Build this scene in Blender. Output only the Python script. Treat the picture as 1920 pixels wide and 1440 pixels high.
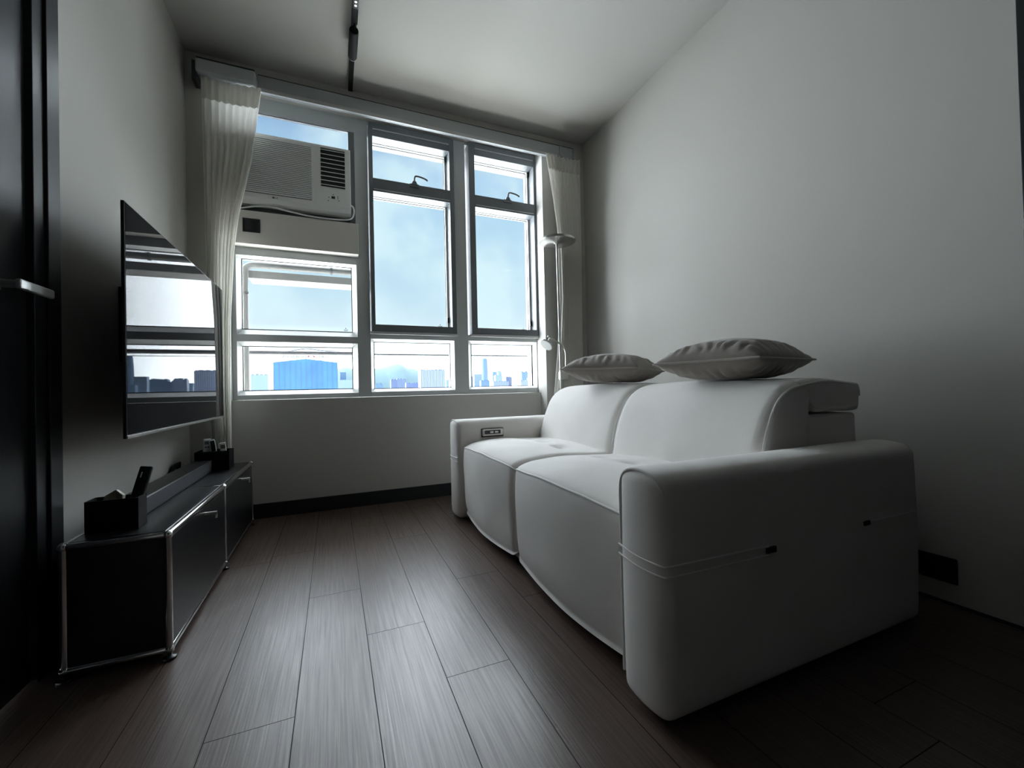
import bpy, bmesh, math, random
from mathutils import Vector, Matrix, noise
random.seed(7)
for o in list(bpy.data.objects): bpy.data.objects.remove(o)
SC = bpy.context.scene
COL = SC.collection
PI = math.pi

# ---------------------------------------------------------------- camera
CAM_H = 0.806
cam_d = bpy.data.cameras.new('camera')
cam_d.sensor_fit = 'HORIZONTAL'; cam_d.sensor_width = 36.0
cam_d.lens = 36.0 * 785.8 / 1920.0
cam_d.clip_start = 0.02; cam_d.clip_end = 20000
cam = bpy.data.objects.new('camera', cam_d); COL.objects.link(cam)
yaw, pitch, roll = 0.40256, 0.01042, -0.02234
fw = Vector((math.sin(yaw)*math.cos(pitch), math.cos(yaw)*math.cos(pitch), math.sin(pitch)))
rt = Vector((math.cos(yaw), -math.sin(yaw), 0.0)); up = rt.cross(fw)
r2 = math.cos(roll)*rt + math.sin(roll)*up
u2 = -math.sin(roll)*rt + math.cos(roll)*up
cam.matrix_world = Matrix(((r2.x, u2.x, -fw.x, 0.0), (r2.y, u2.y, -fw.y, 0.0), (r2.z, u2.z, -fw.z, CAM_H), (0, 0, 0, 1)))
SC.camera = cam

# ---------------------------------------------------------------- exposure
SC.view_settings.view_transform = 'Standard'
SC.view_settings.look = 'None'
SC.view_settings.exposure = 0.0
SC.view_settings.gamma = 1.0
SC.view_settings.use_curve_mapping = False
SC.cycles.use_denoising = True
SC.cycles.max_bounces = 10
SC.cycles.diffuse_bounces = 6
SC.cycles.transparent_max_bounces = 16
SC.cycles.sample_clamp_indirect = 12.0
SC.cycles.sample_clamp_direct = 12.0
SC.cycles.caustics_reflective = False
SC.cycles.caustics_refractive = False

# ---------------------------------------------------------------- sky (daylight)
HAZE = 0.000006
BELOW_FILL, ZENITH, SIDE_L, SIDE_R, HORIZON, STEEP_FILL = 0.5, 1.0, 2.0, 0.0, 4.0, 9.0
FILL_E, FILL_AZ, FILL_EL, FILL_ANG = 28.0, -22.0, 21.0, 130.0     # added broad sun lamp, a fill standing in for the sky's brightness
def build_world():
    w = bpy.data.worlds.new('daylight'); SC.world = w; w.use_nodes = True
    nt = w.node_tree; nt.nodes.clear(); N = nt.nodes.new; L = nt.links.new
    tc = N('ShaderNodeTexCoord'); sep = N('ShaderNodeSeparateXYZ'); L(tc.outputs['Generated'], sep.inputs[0])
    def mr(src, a, b, c, d, smooth=True):
        m = N('ShaderNodeMapRange'); m.interpolation_type = 'SMOOTHSTEP' if smooth else 'LINEAR'
        m.inputs[1].default_value = a; m.inputs[2].default_value = b; m.inputs[3].default_value = c; m.inputs[4].default_value = d
        L(src, m.inputs[0]); return m.outputs[0]
    ramp = N('ShaderNodeValToRGB'); L(sep.outputs[2], ramp.inputs[0]); cr = ramp.color_ramp
    cr.elements[0].position = 0.0; cr.elements[0].color = (1.0, 1.02, 1.02, 1)
    cr.elements[1].position = 0.62; cr.elements[1].color = (0.24, 0.42, 0.68, 1)
    for p, c in ((0.10, (0.80, 0.93, 1.0)), (0.20, (0.62, 0.83, 0.97)), (0.34, (0.52, 0.77, 0.95)), (0.44, (0.46, 0.70, 0.92)), (0.52, (0.28, 0.46, 0.72))):
        e = cr.elements.new(p); e.color = (*c, 1)
    # thin drifting cloud
    nz = N('ShaderNodeTexNoise'); nz.inputs['Scale'].default_value = 4.5; nz.inputs['Detail'].default_value = 4; L(tc.outputs['Generated'], nz.inputs['Vector'])
    cl = mr(nz.outputs['Fac'], 0.42, 0.62, 0.0, 0.75)
    mix = N('ShaderNodeMix'); mix.data_type = 'RGBA'; L(cl, mix.inputs[0]); L(ramp.outputs[0], mix.inputs[6]); mix.inputs[7].default_value = (0.80, 1.0, 1.06, 1)
    # fill glow added out of view: overhead, at the sides and from below
    zen = mr(sep.outputs[2], 0.55, 0.70, 0.0, ZENITH)
    hor = mr(sep.outputs[2], 0.15, 0.03, 0.0, HORIZON)
    gnd = mr(sep.outputs[2], -0.02, -0.22, 0.0, BELOW_FILL)
    fl = N('ShaderNodeVectorMath'); fl.operation = 'MULTIPLY'; L(tc.outputs['Generated'], fl.inputs[0]); fl.inputs[1].default_value = (1, 1, 0)
    nm = N('ShaderNodeVectorMath'); nm.operation = 'NORMALIZE'; L(fl.outputs[0], nm.inputs[0])
    sx = N('ShaderNodeSeparateXYZ'); L(nm.outputs[0], sx.inputs[0])
    lf = mr(sx.outputs[0], -0.55, -0.92, 0.0, SIDE_L); rg = mr(sx.outputs[0], 0.50, 0.80, 0.0, SIDE_R)
    sm = N('ShaderNodeMath'); sm.operation = 'ADD'; L(lf, sm.inputs[0]); L(rg, sm.inputs[1]); sde = sm.outputs[0]
    front = mr(sep.outputs[1], -0.05, 0.15, 0.0, 1.0)          # the added fill glow stays on the window's side
    s1 = N('ShaderNodeMath'); s1.operation = 'ADD'; L(zen, s1.inputs[0])
    stp = mr(sep.outputs[2], -0.60, -0.85, 0.0, STEEP_FILL); g2 = N('ShaderNodeMath'); g2.operation = 'ADD'; L(gnd, g2.inputs[0]); L(stp, g2.inputs[1]); L(g2.outputs[0], s1.inputs[1])
    s2 = N('ShaderNodeMath'); s2.operation = 'ADD'; L(s1.outputs[0], s2.inputs[0]); L(sde, s2.inputs[1])
    s3 = N('ShaderNodeMath'); s3.operation = 'MULTIPLY'; L(s2.outputs[0], s3.inputs[0]); L(front, s3.inputs[1])
    bg = N('ShaderNodeBackground'); L(mix.outputs[2], bg.inputs[0])
    ha = N('ShaderNodeMath'); ha.operation = 'ADD'; L(hor, ha.inputs[0]); ha.inputs[1].default_value = 1.0; L(ha.outputs[0], bg.inputs[1])
    bg2 = N('ShaderNodeBackground'); bg2.inputs[0].default_value = (1.0, 0.985, 0.945, 1); L(s3.outputs[0], bg2.inputs[1])
    ad = N('ShaderNodeAddShader'); L(bg.outputs[0], ad.inputs[0]); L(bg2.outputs[0], ad.inputs[1])
    out = N('ShaderNodeOutputWorld'); L(ad.outputs[0], out.inputs[0])
    w.cycles.sampling_method = 'MANUAL'; w.cycles.sample_map_resolution = 512
build_world()
sd = bpy.data.lights.new('sky_fill', 'SUN'); sd.energy = FILL_E; sd.angle = math.radians(FILL_ANG); sd.color = (0.91, 0.975, 1.05)
so_ = bpy.data.objects.new('sky_fill', sd); COL.objects.link(so_)
_d = Vector((math.sin(math.radians(FILL_AZ))*math.cos(math.radians(FILL_EL)), math.cos(math.radians(FILL_AZ))*math.cos(math.radians(FILL_EL)), math.sin(math.radians(FILL_EL))))
so_.rotation_euler = _d.to_track_quat('Z', 'Y').to_euler()
# a light portal in the window opening steers the sky's light into the room
pd = bpy.data.lights.new('window_portal', 'AREA'); pd.shape = 'RECTANGLE'; pd.size = 2.3; pd.size_y = 2.1; pd.cycles.is_portal = True
po = bpy.data.objects.new('window_portal', pd); COL.objects.link(po); po.location = (0.52, 3.30, 1.78); po.rotation_euler = (-PI/2, 0, 0)

# ---------------------------------------------------------------- helpers
class MB:
    def __init__(self): self.v = []; self.f = []
    def add(self, vs, fs):
        k = len(self.v); self.v += [tuple(p) for p in vs]; self.f += [tuple(i+k for i in f) for f in fs]; return self
    def box(self, x0, x1, y0, y1, z0, z1):
        if x0 > x1: x0, x1 = x1, x0
        if y0 > y1: y0, y1 = y1, y0
        if z0 > z1: z0, z1 = z1, z0
        return self.add([(x0,y0,z0),(x1,y0,z0),(x1,y1,z0),(x0,y1,z0),(x0,y0,z1),(x1,y0,z1),(x1,y1,z1),(x0,y1,z1)],
                        [(0,3,2,1),(4,5,6,7),(0,1,5,4),(1,2,6,5),(2,3,7,6),(3,0,4,7)])
    def quad(self, a, b, c, d): return self.add([a,b,c,d], [(0,1,2,3)])
    def tube(self, path, r, n=10, closed=False, caps=True):
        P = [Vector(p) for p in path]; m = len(P); vs = []; fs = []
        nrm = None
        for i in range(m):
            if closed: t = P[(i+1) % m] - P[i-1]
            else: t = P[min(i+1, m-1)] - P[max(i-1, 0)]
            t.normalize()
            if nrm is None:
                a = Vector((0,0,1)) if abs(t.z) < 0.9 else Vector((1,0,0)); nrm = a - t*a.dot(t)
            else: nrm = nrm - t*nrm.dot(t)
            nrm.normalize(); b = t.cross(nrm)
            rr = r[i] if isinstance(r, (list, tuple)) else r
            for k in range(n):
                q = 2*PI*k/n; vs.append(P[i] + nrm*(rr*math.cos(q)) + b*(rr*math.sin(q)))
        for i in range(m if closed else m-1):
            j = (i+1) % m
            for k in range(n):
                k2 = (k+1) % n; fs.append((i*n+k, i*n+k2, j*n+k2, j*n+k))
        if caps and not closed:
            fs.append(tuple(range(n-1, -1, -1))); fs.append(tuple((m-1)*n+k for k in range(n)))
        return self.add(vs, fs)
    def lathe(self, prof, origin=(0,0,0), axis='z', n=32):
        O = Vector(origin); vs = []; fs = []; m = len(prof)
        for (r, h) in prof:
            for k in range(n):
                q = 2*PI*k/n; c, s = max(r, 1e-5)*math.cos(q), max(r, 1e-5)*math.sin(q)
                p = {'z': (c, s, h), 'y': (s, h, c), 'x': (h, c, s)}[axis]; vs.append(O+Vector(p))
        for i in range(m-1):
            for k in range(n):
                k2 = (k+1) % n; fs.append((i*n+k, i*n+k2, (i+1)*n+k2, (i+1)*n+k))
        fs.append(tuple(range(n-1, -1, -1))); fs.append(tuple((m-1)*n+k for k in range(n)))
        return self.add(vs, fs)
    def sphere(self, c, r, n=14, m=8):
        prof = [(r*math.sin(PI*i/m), -r*math.cos(PI*i/m)) for i in range(m+1)]
        return self.lathe(prof, c, 'z', n)
    def bevel_ring(self, o, yo, i, yi):      # four sloped faces from rectangle o at depth yo to rectangle i at depth yi
        (a0,a1,c0,c1), (b0,b1,d0,d1) = o, i
        A = [(a0,yo,c0),(a1,yo,c0),(a1,yo,c1),(a0,yo,c1)]; Bq = [(b0,yi,d0),(b1,yi,d0),(b1,yi,d1),(b0,yi,d1)]
        for k in range(4):
            j = (k+1) % 4; self.quad(A[k], A[j], Bq[j], Bq[k])
        return self
    def ring(self, x0, x1, z0, z1, l, r, b, t, y0, y1):
        self.box(x0, x0+l, y0, y1, z0, z1); self.box(x1-r, x1, y0, y1, z0, z1)
        self.box(x0+l, x1-r, y0, y1, z0, z0+b); self.box(x0+l, x1-r, y0, y1, z1-t, z1); return self
    def build(self, name, mat, parent=None, smooth=False, bevel=0.0, seg=2, kind=None):
        me = bpy.data.meshes.new(name); me.from_pydata(self.v, [], self.f); me.validate()
        bm = bmesh.new(); bm.from_mesh(me); bmesh.ops.recalc_face_normals(bm, faces=bm.faces); bm.to_mesh(me); bm.free()
        if smooth:
            me.polygons.foreach_set('use_smooth', [True]*len(me.polygons)); me.set_sharp_from_angle(angle=math.radians(42 if smooth is True else smooth))
        o = bpy.data.objects.new(name, me); COL.objects.link(o); me.materials.append(mat)
        if bevel:
            md = o.modifiers.new('edge', 'BEVEL'); md.width = bevel; md.segments = seg; md.limit_method = 'ANGLE'; md.angle_limit = math.radians(35)
        if parent is not None:
            o.parent = parent
            root = parent
            while root.parent is not None: root = root.parent
            o.matrix_parent_inverse = Matrix.Identity(4)
        if kind: o['kind'] = kind
        return o
def tag(o, label, cat, group=None, kind=None):
    o['label'] = label; o['category'] = cat
    if group: o['group'] = group
    if kind: o['kind'] = kind
    return o
def thing(name, label, cat, loc=(0,0,0), rot=(0,0,0), group=None):
    o = bpy.data.objects.new(name, None); COL.objects.link(o); o.empty_display_size = 0.05
    o.location = loc; o.rotation_euler = rot
    return tag(o, label, cat, group)
def struct(name, mb, mat, smooth=False, bevel=0.0, parent=None):
    o = mb.build(name, mat, parent, smooth, bevel)
    if parent is None: o['kind'] = 'structure'
    return o
def dup(o, parent=None):
    c = o.copy(); COL.objects.link(c); c.parent = parent
    for ch in o.children: dup(ch, c)
    return c

def sweep_cap(rings):                          # rings: list of equal-length closed loops -> mesh with end caps
    n = len(rings[0]); vs = [p for r in rings for p in r]; fs = []
    for i in range(len(rings)-1):
        for k in range(n):
            k2 = (k+1) % n; fs.append((i*n+k, i*n+k2, (i+1)*n+k2, (i+1)*n+k))
    fs.append(tuple(range(n-1, -1, -1))); fs.append(tuple((len(rings)-1)*n+k for k in range(n)))
    return MB().add(vs, fs)
def smooth_loop(pts, per=6, closed=True):      # Catmull-Rom through 2D/3D points
    P = [Vector(p) for p in pts]; n = len(P); out = []
    for i in range(n if closed else n-1):
        if closed: p0, p1, p2, p3 = P[i-1], P[i], P[(i+1) % n], P[(i+2) % n]
        else: p0, p1, p2, p3 = P[max(i-1,0)], P[i], P[i+1], P[min(i+2,n-1)]
        for k in range(per):
            t = k/per; out.append(0.5*((2*p1)+(p2-p0)*t+(2*p0-5*p1+4*p2-p3)*t*t+(3*p1-p0-3*p2+p3)*t**3))
    if not closed: out.append(P[-1])
    return out
def rbox(x0, x1, y0, y1, z0, z1, r, nx=10, ny=10, nz=10, fn=None, k=4):   # rounded box as one grid-sided mesh
    def axis(a, b, n):
        s = [a + r*(1-math.cos(PI/2*i/k)) for i in range(k)]
        m = [a + r + (b-a-2*r)*i/n for i in range(n+1)]
        return s + m + [a+b-t for t in reversed(s)]
    X, Y, Z = axis(x0,x1,nx), axis(y0,y1,ny), axis(z0,z1,nz)
    idx = {}; vs = []; fs = []
    def vid(i, j, l):
        if (i,j,l) not in idx:
            p = Vector((X[i], Y[j], Z[l]))
            q = Vector((min(max(p.x,x0+r),x1-r), min(max(p.y,y0+r),y1-r), min(max(p.z,z0+r),z1-r)))
            d = p-q
            if d.length > 1e-9: p = q + d.normalized()*r
            if fn: p = Vector(fn(p))
            idx[(i,j,l)] = len(vs); vs.append(p)
        return idx[(i,j,l)]
    a, b, c = len(X)-1, len(Y)-1, len(Z)-1
    for i in range(a):
        for j in range(b):
            fs.append((vid(i,j,0),vid(i,j+1,0),vid(i+1,j+1,0),vid(i+1,j,0))); fs.append((vid(i,j,c),vid(i+1,j,c),vid(i+1,j+1,c),vid(i,j+1,c)))
    for i in range(a):
        for l in range(c):
            fs.append((vid(i,0,l),vid(i+1,0,l),vid(i+1,0,l+1),vid(i,0,l+1))); fs.append((vid(i,b,l),vid(i,b,l+1),vid(i+1,b,l+1),vid(i+1,b,l)))
    for j in range(b):
        for l in range(c):
            fs.append((vid(0,j,l),vid(0,j,l+1),vid(0,j+1,l+1),vid(0,j+1,l))); fs.append((vid(a,j,l),vid(a,j+1,l),vid(a,j+1,l+1),vid(a,j,l+1)))
    return MB().add(vs, fs)

# ---------------------------------------------------------------- materials
def mat(name, col, rough=0.5, metal=0.0, ior=1.5, bump=None, vary=None, sheen=0.0, spec=None, coat=0.0):
    m = bpy.data.materials.new(name); m.use_nodes = True; nt = m.node_tree; b = nt.nodes['Principled BSDF']
    b.inputs['Base Color'].default_value = (*col, 1); b.inputs['Roughness'].default_value = rough; b.inputs['Metallic'].default_value = metal; b.inputs['IOR'].default_value = ior
    if spec is not None: b.inputs['Specular IOR Level'].default_value = spec
    if sheen: b.inputs['Sheen Weight'].default_value = sheen; b.inputs['Sheen Roughness'].default_value = 0.5
    if coat: b.inputs['Coat Weight'].default_value = coat; b.inputs['Coat Roughness'].default_value = 0.08
    if bump or vary:
        tc = nt.nodes.new('ShaderNodeTexCoord')
        if bump:
            s, st = bump[:2]; nz = nt.nodes.new('ShaderNodeTexNoise'); nz.inputs['Scale'].default_value = s; nz.inputs['Detail'].default_value = 3
            bp = nt.nodes.new('ShaderNodeBump'); bp.inputs['Strength'].default_value = st; bp.inputs['Distance'].default_value = 0.002
            nt.links.new(tc.outputs['Object'], nz.inputs['Vector']); nt.links.new(nz.outputs['Fac'], bp.inputs['Height']); nt.links.new(bp.outputs['Normal'], b.inputs['Normal'])
        if vary:
            s, amt = vary; nz = nt.nodes.new('ShaderNodeTexNoise'); nz.inputs['Scale'].default_value = s; nz.inputs['Detail'].default_value = 5
            mx = nt.nodes.new('ShaderNodeMix'); mx.data_type = 'RGBA'
            mx.inputs[6].default_value = (*[c*(1-amt) for c in col], 1); mx.inputs[7].default_value = (*[min(1, c*(1+amt)) for c in col], 1)
            nt.links.new(tc.outputs['Object'], nz.inputs['Vector']); nt.links.new(nz.outputs['Fac'], mx.inputs[0]); nt.links.new(mx.outputs[2], b.inputs['Base Color'])
    return m
def glass(name):
    m = bpy.data.materials.new(name); m.use_nodes = True; nt = m.node_tree; nt.nodes.clear()
    t = nt.nodes.new('ShaderNodeBsdfTransparent'); t.inputs[0].default_value = (0.97, 0.985, 0.985, 1)
    g = nt.nodes.new('ShaderNodeBsdfGlossy'); g.inputs['Roughness'].default_value = 0.0
    fr = nt.nodes.new('ShaderNodeFresnel'); fr.inputs[0].default_value = 1.45
    ge = nt.nodes.new('ShaderNodeNewGeometry'); sb_ = nt.nodes.new('ShaderNodeMath'); sb_.operation = 'SUBTRACT'; sb_.inputs[0].default_value = 1.0; nt.links.new(ge.outputs['Backfacing'], sb_.inputs[1])
    ml = nt.nodes.new('ShaderNodeMath'); ml.operation = 'MULTIPLY'; nt.links.new(fr.outputs[0], ml.inputs[0]); nt.links.new(sb_.outputs[0], ml.inputs[1])   # one reflection per pane
    mx = nt.nodes.new('ShaderNodeMixShader'); nt.links.new(ml.outputs[0], mx.inputs[0]); nt.links.new(t.outputs[0], mx.inputs[1]); nt.links.new(g.outputs[0], mx.inputs[2])
    o = nt.nodes.new('ShaderNodeOutputMaterial'); nt.links.new(mx.outputs[0], o.inputs[0]); return m
def cloth_mat(name, col, trans):
    m = bpy.data.materials.new(name); m.use_nodes = True; nt = m.node_tree; nt.nodes.clear()
    d = nt.nodes.new('ShaderNodeBsdfDiffuse'); d.inputs[0].default_value = (*col, 1)
    t = nt.nodes.new('ShaderNodeBsdfTranslucent'); t.inputs[0].default_value = (*col, 1)
    tr = nt.nodes.new('ShaderNodeBsdfTransparent')
    a = nt.nodes.new('ShaderNodeMixShader'); a.inputs[0].default_value = 0.5; nt.links.new(d.outputs[0], a.inputs[1]); nt.links.new(t.outputs[0], a.inputs[2])
    b = nt.nodes.new('ShaderNodeMixShader'); b.inputs[0].default_value = trans; nt.links.new(a.outputs[0], b.inputs[1]); nt.links.new(tr.outputs[0], b.inputs[2])
    o = nt.nodes.new('ShaderNodeOutputMaterial'); nt.links.new(b.outputs[0], o.inputs[0]); return m
def wood_floor():
    m = bpy.data.materials.new('dark_wood_floor'); m.use_nodes = True; nt = m.node_tree; b = nt.nodes['Principled BSDF']; N = nt.nodes.new; L = nt.links.new
    tc = N('ShaderNodeTexCoord'); at = N('ShaderNodeAttribute'); at.attribute_name = 'plank'
    sh = N('ShaderNodeVectorMath'); sh.operation = 'MULTIPLY_ADD'; L(at.outputs['Vector'], sh.inputs[0]); sh.inputs[1].default_value = (7, 31, 3); L(tc.outputs['Object'], sh.inputs[2])
    mp = N('ShaderNodeMapping'); mp.inputs['Scale'].default_value = (190, 4.0, 1); L(sh.outputs[0], mp.inputs['Vector'])
    n1 = N('ShaderNodeTexNoise'); n1.inputs['Scale'].default_value = 1.0; n1.inputs['Detail'].default_value = 4; n1.inputs['Distortion'].default_value = 0.4; L(mp.outputs[0], n1.inputs['Vector'])
    mp2 = N('ShaderNodeMapping'); mp2.inputs['Scale'].default_value = (14, 0.9, 1); L(sh.outputs[0], mp2.inputs['Vector'])
    n2 = N('ShaderNodeTexNoise'); n2.inputs['Scale'].default_value = 1.0; n2.inputs['Detail'].default_value = 3; L(mp2.outputs[0], n2.inputs['Vector'])
    cr = N('ShaderNodeValToRGB'); L(n1.outputs['Fac'], cr.inputs[0]); e = cr.color_ramp.elements
    e[0].position = 0.30; e[0].color = (0.066, 0.044, 0.035, 1); e[1].position = 0.68; e[1].color = (0.125, 0.088, 0.072, 1)
    mx = N('ShaderNodeMix'); mx.data_type = 'RGBA'; mx.blend_type = 'MULTIPLY'; mx.inputs[0].default_value = 0.55; L(cr.outputs[0], mx.inputs[6])
    cr2 = N('ShaderNodeValToRGB'); L(n2.outputs['Fac'], cr2.inputs[0]); cr2.color_ramp.elements[0].position = 0.35; cr2.color_ramp.elements[0].color = (0.78, 0.76, 0.75, 1); cr2.color_ramp.elements[1].position = 0.65
    L(cr2.outputs[0], mx.inputs[7]); L(mx.outputs[2], b.inputs['Base Color'])
    rr = N('ShaderNodeMapRange'); rr.inputs[1].default_value = 0.3; rr.inputs[2].default_value = 0.7; rr.inputs[3].default_value = 0.40; rr.inputs[4].default_value = 0.29; b.inputs['IOR'].default_value = 1.65; L(n1.outputs['Fac'], rr.inputs[0]); L(rr.outputs[0], b.inputs['Roughness'])
    bp = N('ShaderNodeBump'); bp.inputs['Strength'].default_value = 0.35; bp.inputs['Distance'].default_value = 0.0012; L(n1.outputs['Fac'], bp.inputs['Height']); L(bp.outputs[0], b.inputs['Normal'])
    return m
M = dict(
    wall=mat('wall_paint', (0.46, 0.45, 0.42), 0.75, bump=(180, 0.10)),
    wall_lifted=mat('wall_paint_lifted', (0.54, 0.53, 0.50), 0.75, bump=(180, 0.10)),  # same paint as the walls, lightened to make up for weak light there
    ceil=mat('ceiling_paint', (0.46, 0.452, 0.425), 0.85, bump=(140, 0.08)),
    floor=wood_floor(),
    gap=mat('floor_joint', (0.006, 0.005, 0.004), 0.9),
    skirt=mat('black_skirting', (0.012, 0.013, 0.016), 0.5),
    door=mat('dark_door', (0.012, 0.013, 0.016), 0.38, vary=(6, 0.2)),
    frame=mat('grey_window_paint', (0.52, 0.545, 0.545), 0.45),
    bead=mat('window_bead', (0.55, 0.56, 0.55), 0.4),
    sash=mat('dark_grey_sash', (0.15, 0.163, 0.175), 0.4),
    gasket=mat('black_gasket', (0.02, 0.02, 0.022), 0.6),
    glass=glass('window_glass'),
    alu=mat('grey_pelmet', (0.42, 0.445, 0.45), 0.5),
    white=mat('white_plastic', (0.92, 0.93, 0.91), 0.42),
    board=mat('painted_board', (0.80, 0.77, 0.73), 0.6),
    acdark=mat('vent_dark', (0.03, 0.033, 0.037), 0.6),
    black=mat('black_lacquer', (0.010, 0.011, 0.013), 0.30, vary=(30, 0.1)),
    blackm=mat('black_matt', (0.010, 0.010, 0.011), 0.7, bump=(300, 0.1), spec=0.12),
    chrome=mat('chrome', (0.78, 0.78, 0.78), 0.10, 1.0),
    lever=mat('satin_lever', (0.80, 0.80, 0.80), 0.42, 1.0),
    steel=mat('brushed_steel', (0.55, 0.54, 0.52), 0.28, 1.0),
    screen=mat('television_screen', (0.012, 0.012, 0.014), 0.012, 0.0, ior=1.11),
    tvedge=mat('television_edge', (0.015, 0.015, 0.016), 0.3),
    barc=mat('soundbar_cloth', (0.035, 0.038, 0.046), 0.7, bump=(600, 0.3)),
    fabric=mat('grey_beige_suede', (0.80, 0.775, 0.745), 0.85, bump=(420, 0.25), vary=(9, 0.05), sheen=0.25),
    welt=mat('suede_piping', (0.82, 0.805, 0.78), 0.8, sheen=0.2),
    pillow=mat('taupe_velvet', (0.215, 0.188, 0.165), 0.8, bump=(500, 0.2), vary=(14, 0.08), sheen=0.35),
    pwelt=mat('taupe_piping', (0.27, 0.24, 0.215), 0.75, sheen=0.3),
    curtain=cloth_mat('white_curtain', (0.92, 0.91, 0.88), 0.05),
    header=cloth_mat('white_curtain_header', (0.84, 0.83, 0.80), 0.0),
    remote=mat('white_remote', (0.75, 0.77, 0.77), 0.4),
    lcd=mat('grey_lcd', (0.16, 0.19, 0.17), 0.2),
    ink=mat('grey_ink', (0.10, 0.10, 0.10), 0.6),
    led=mat('led_lens', (0.9, 0.9, 0.9), 0.3),
    mark=mat('white_mark', (0.8, 0.8, 0.8), 0.5),
    tissue=mat('translucent_paper', (0.45, 0.42, 0.35), 0.6),
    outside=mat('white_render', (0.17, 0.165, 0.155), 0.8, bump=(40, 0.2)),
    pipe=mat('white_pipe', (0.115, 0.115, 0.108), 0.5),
    rail=mat('grey_rail', (0.06, 0.06, 0.064), 0.5),
)

_b = M['led'].node_tree.nodes['Principled BSDF']; _b.inputs['Emission Color'].default_value = (1, 0.97, 0.92, 1); _b.inputs['Emission Strength'].default_value = 1.6   # the lit lenses of the track light

# ---------------------------------------------------------------- room shell
XL, XR, YD, YR, ZC = -0.79, 2.006, 3.045, 3.156, 2.88
YB = -1.6
WL, WR = -0.60, 1.606                 # recess for the window, between the two columns
ZSILL, ZHEAD = 0.766, 2.785
def build_floor():
    mb = MB(); cols = []
    w = 0.19; g = 0.0011
    x = 0.088 - 0.19*6
    ends = {5: 1.838, 6: 1.48, 7: 1.166}
    i = 0
    rnd = random.Random(3)
    while x < XR + 0.1:
        e = ends.get(i, rnd.uniform(0, 1.2)); y = e
        while y > YB - 0.1: y -= 1.2
        while y < YR + 0.05:
            a, b_ = max(y, YB-0.05), min(y+1.2, YR+0.05); x0, x1 = max(x, XL-0.1), min(x+w, XR+0.1)
            if b_ > a and x1 > x0:
                mb.quad((x0+g, a+g, 0), (x1-g, a+g, 0), (x1-g, b_-g, 0), (x0+g, b_-g, 0)); c = (rnd.random(), rnd.random(), rnd.random()); cols.append(c)
            y += 1.2
        x += w; i += 1
    n = len(mb.f)
    mb.box(XL-0.1, XR+0.1, YB-0.05, YR+0.05, -0.05, -0.0012)
    o = mb.build('floor', M['floor'], kind='structure'); me = o.data
    me.materials.append(M['gap'])
    at = me.attributes.new('plank', 'FLOAT_VECTOR', 'FACE')
    for p in me.polygons:
        if p.index >= n: p.material_index = 1
        else: at.data[p.index].vector = cols[p.index]
    return o
build_floor()
struct('ceiling', MB().box(XL-0.15, XR+0.15, 0.85, YR+0.3, ZC, ZC+0.12), M['ceil'])
struct('ceiling_unseen', MB().box(XL-0.15, XR+0.15, YB-0.1, 0.85, ZC-0.02, ZC+0.12), M['door'])  # unseen near ceiling, made dark to cut bounced light
# left wall with the doorway at its near end
DY0, DY1, DZ = 0.86, 1.69, 2.06
wl = MB().box(XL-0.14, XL, DY1, YR+0.25, 0, ZC).box(XL-0.14, XL, YB, DY0, 0, ZC).box(XL-0.14, XL, DY0, DY1, 2.62, ZC)
struct('wall_left', wl, M['wall'])
struct('wall_right', MB().box(XR, XR+0.14, YB, YR+0.25, 0, ZC), M['wall'])
struct('wall_back', MB().box(XL-0.14, XR+0.14, YB-0.14, YB, 0, ZC), M['door'])
ww = MB()
ww.box(XL, WL, YD, YR+0.25, 0, ZC).box(WR, XR, YD, YR+0.25, 0, ZC)           # columns
ww.box(WL, WR, YR, YR+0.25, 0, ZSILL)                                         # below the sill
ww.box(WL, WR, YD, YR+0.25, ZHEAD, ZC)                                        # beam above the window
struct('wall_window', ww, M['wall_lifted'])
struct('baseboard_window', MB().box(WL, WR, YR-0.012, YR, 0, 0.094), M['skirt'], bevel=0.002)
struct('baseboard_right', MB().box(XR-0.004, XR, 0.57, YD, 0, 0.012), M['skirt'])
# door in the left wall
d1 = struct('door_1', MB().box(XL-0.045, XL-0.012, DY0+0.004, DY1-0.052, 0.006, 2.60), M['door'], bevel=0.003)
tr = MB().box(XL-0.05, XL+0.004, DY1-0.05, DY1, 0, 2.62).box(XL-0.05, XL+0.004, DY0-0.05, DY0, 0, 2.66).box(XL-0.05, XL+0.004, DY0, DY1, 2.60, 2.66)
tr.box(XL-0.002, XL+0.012, DY1, DY1+0.062, 0, 2.70)
struct('trim_2', tr, M['door'], bevel=0.002)
hz = 1.106
hm = MB(); hm.tube([(XL-0.012, 1.50, hz), (XL+0.045, 1.50, hz)], 0.011, 14)
hm.add([], [])
ho = hm.build('door_handle_spindle', M['steel'], d1, smooth=True)
hl = MB().box(XL+0.038, XL+0.052, 1.488, 1.632, hz-0.013, hz+0.013)
hb = hl.build('door_handle', M['lever'], d1, bevel=0.005, seg=3); hb['label'] = 'brushed steel lever handle'
MB().lathe([(0.0, 0), (0.026, 0), (0.026, 0.008), (0.0, 0.008)], (XL-0.012, 1.50, hz), 'x', 28).build('door_rose', M['steel'], d1, smooth=True)
# dark door casing and leaf at the near end of the right wall
struct('trim_3', MB().box(XR-0.018, XR+0.002, 0.49, 0.57, 0, 2.75), M['door'], bevel=0.002)
struct('door_2', MB().box(XR-0.010, XR+0.002, -0.42, 0.488, 0.005, 2.75), M['door'])

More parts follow.
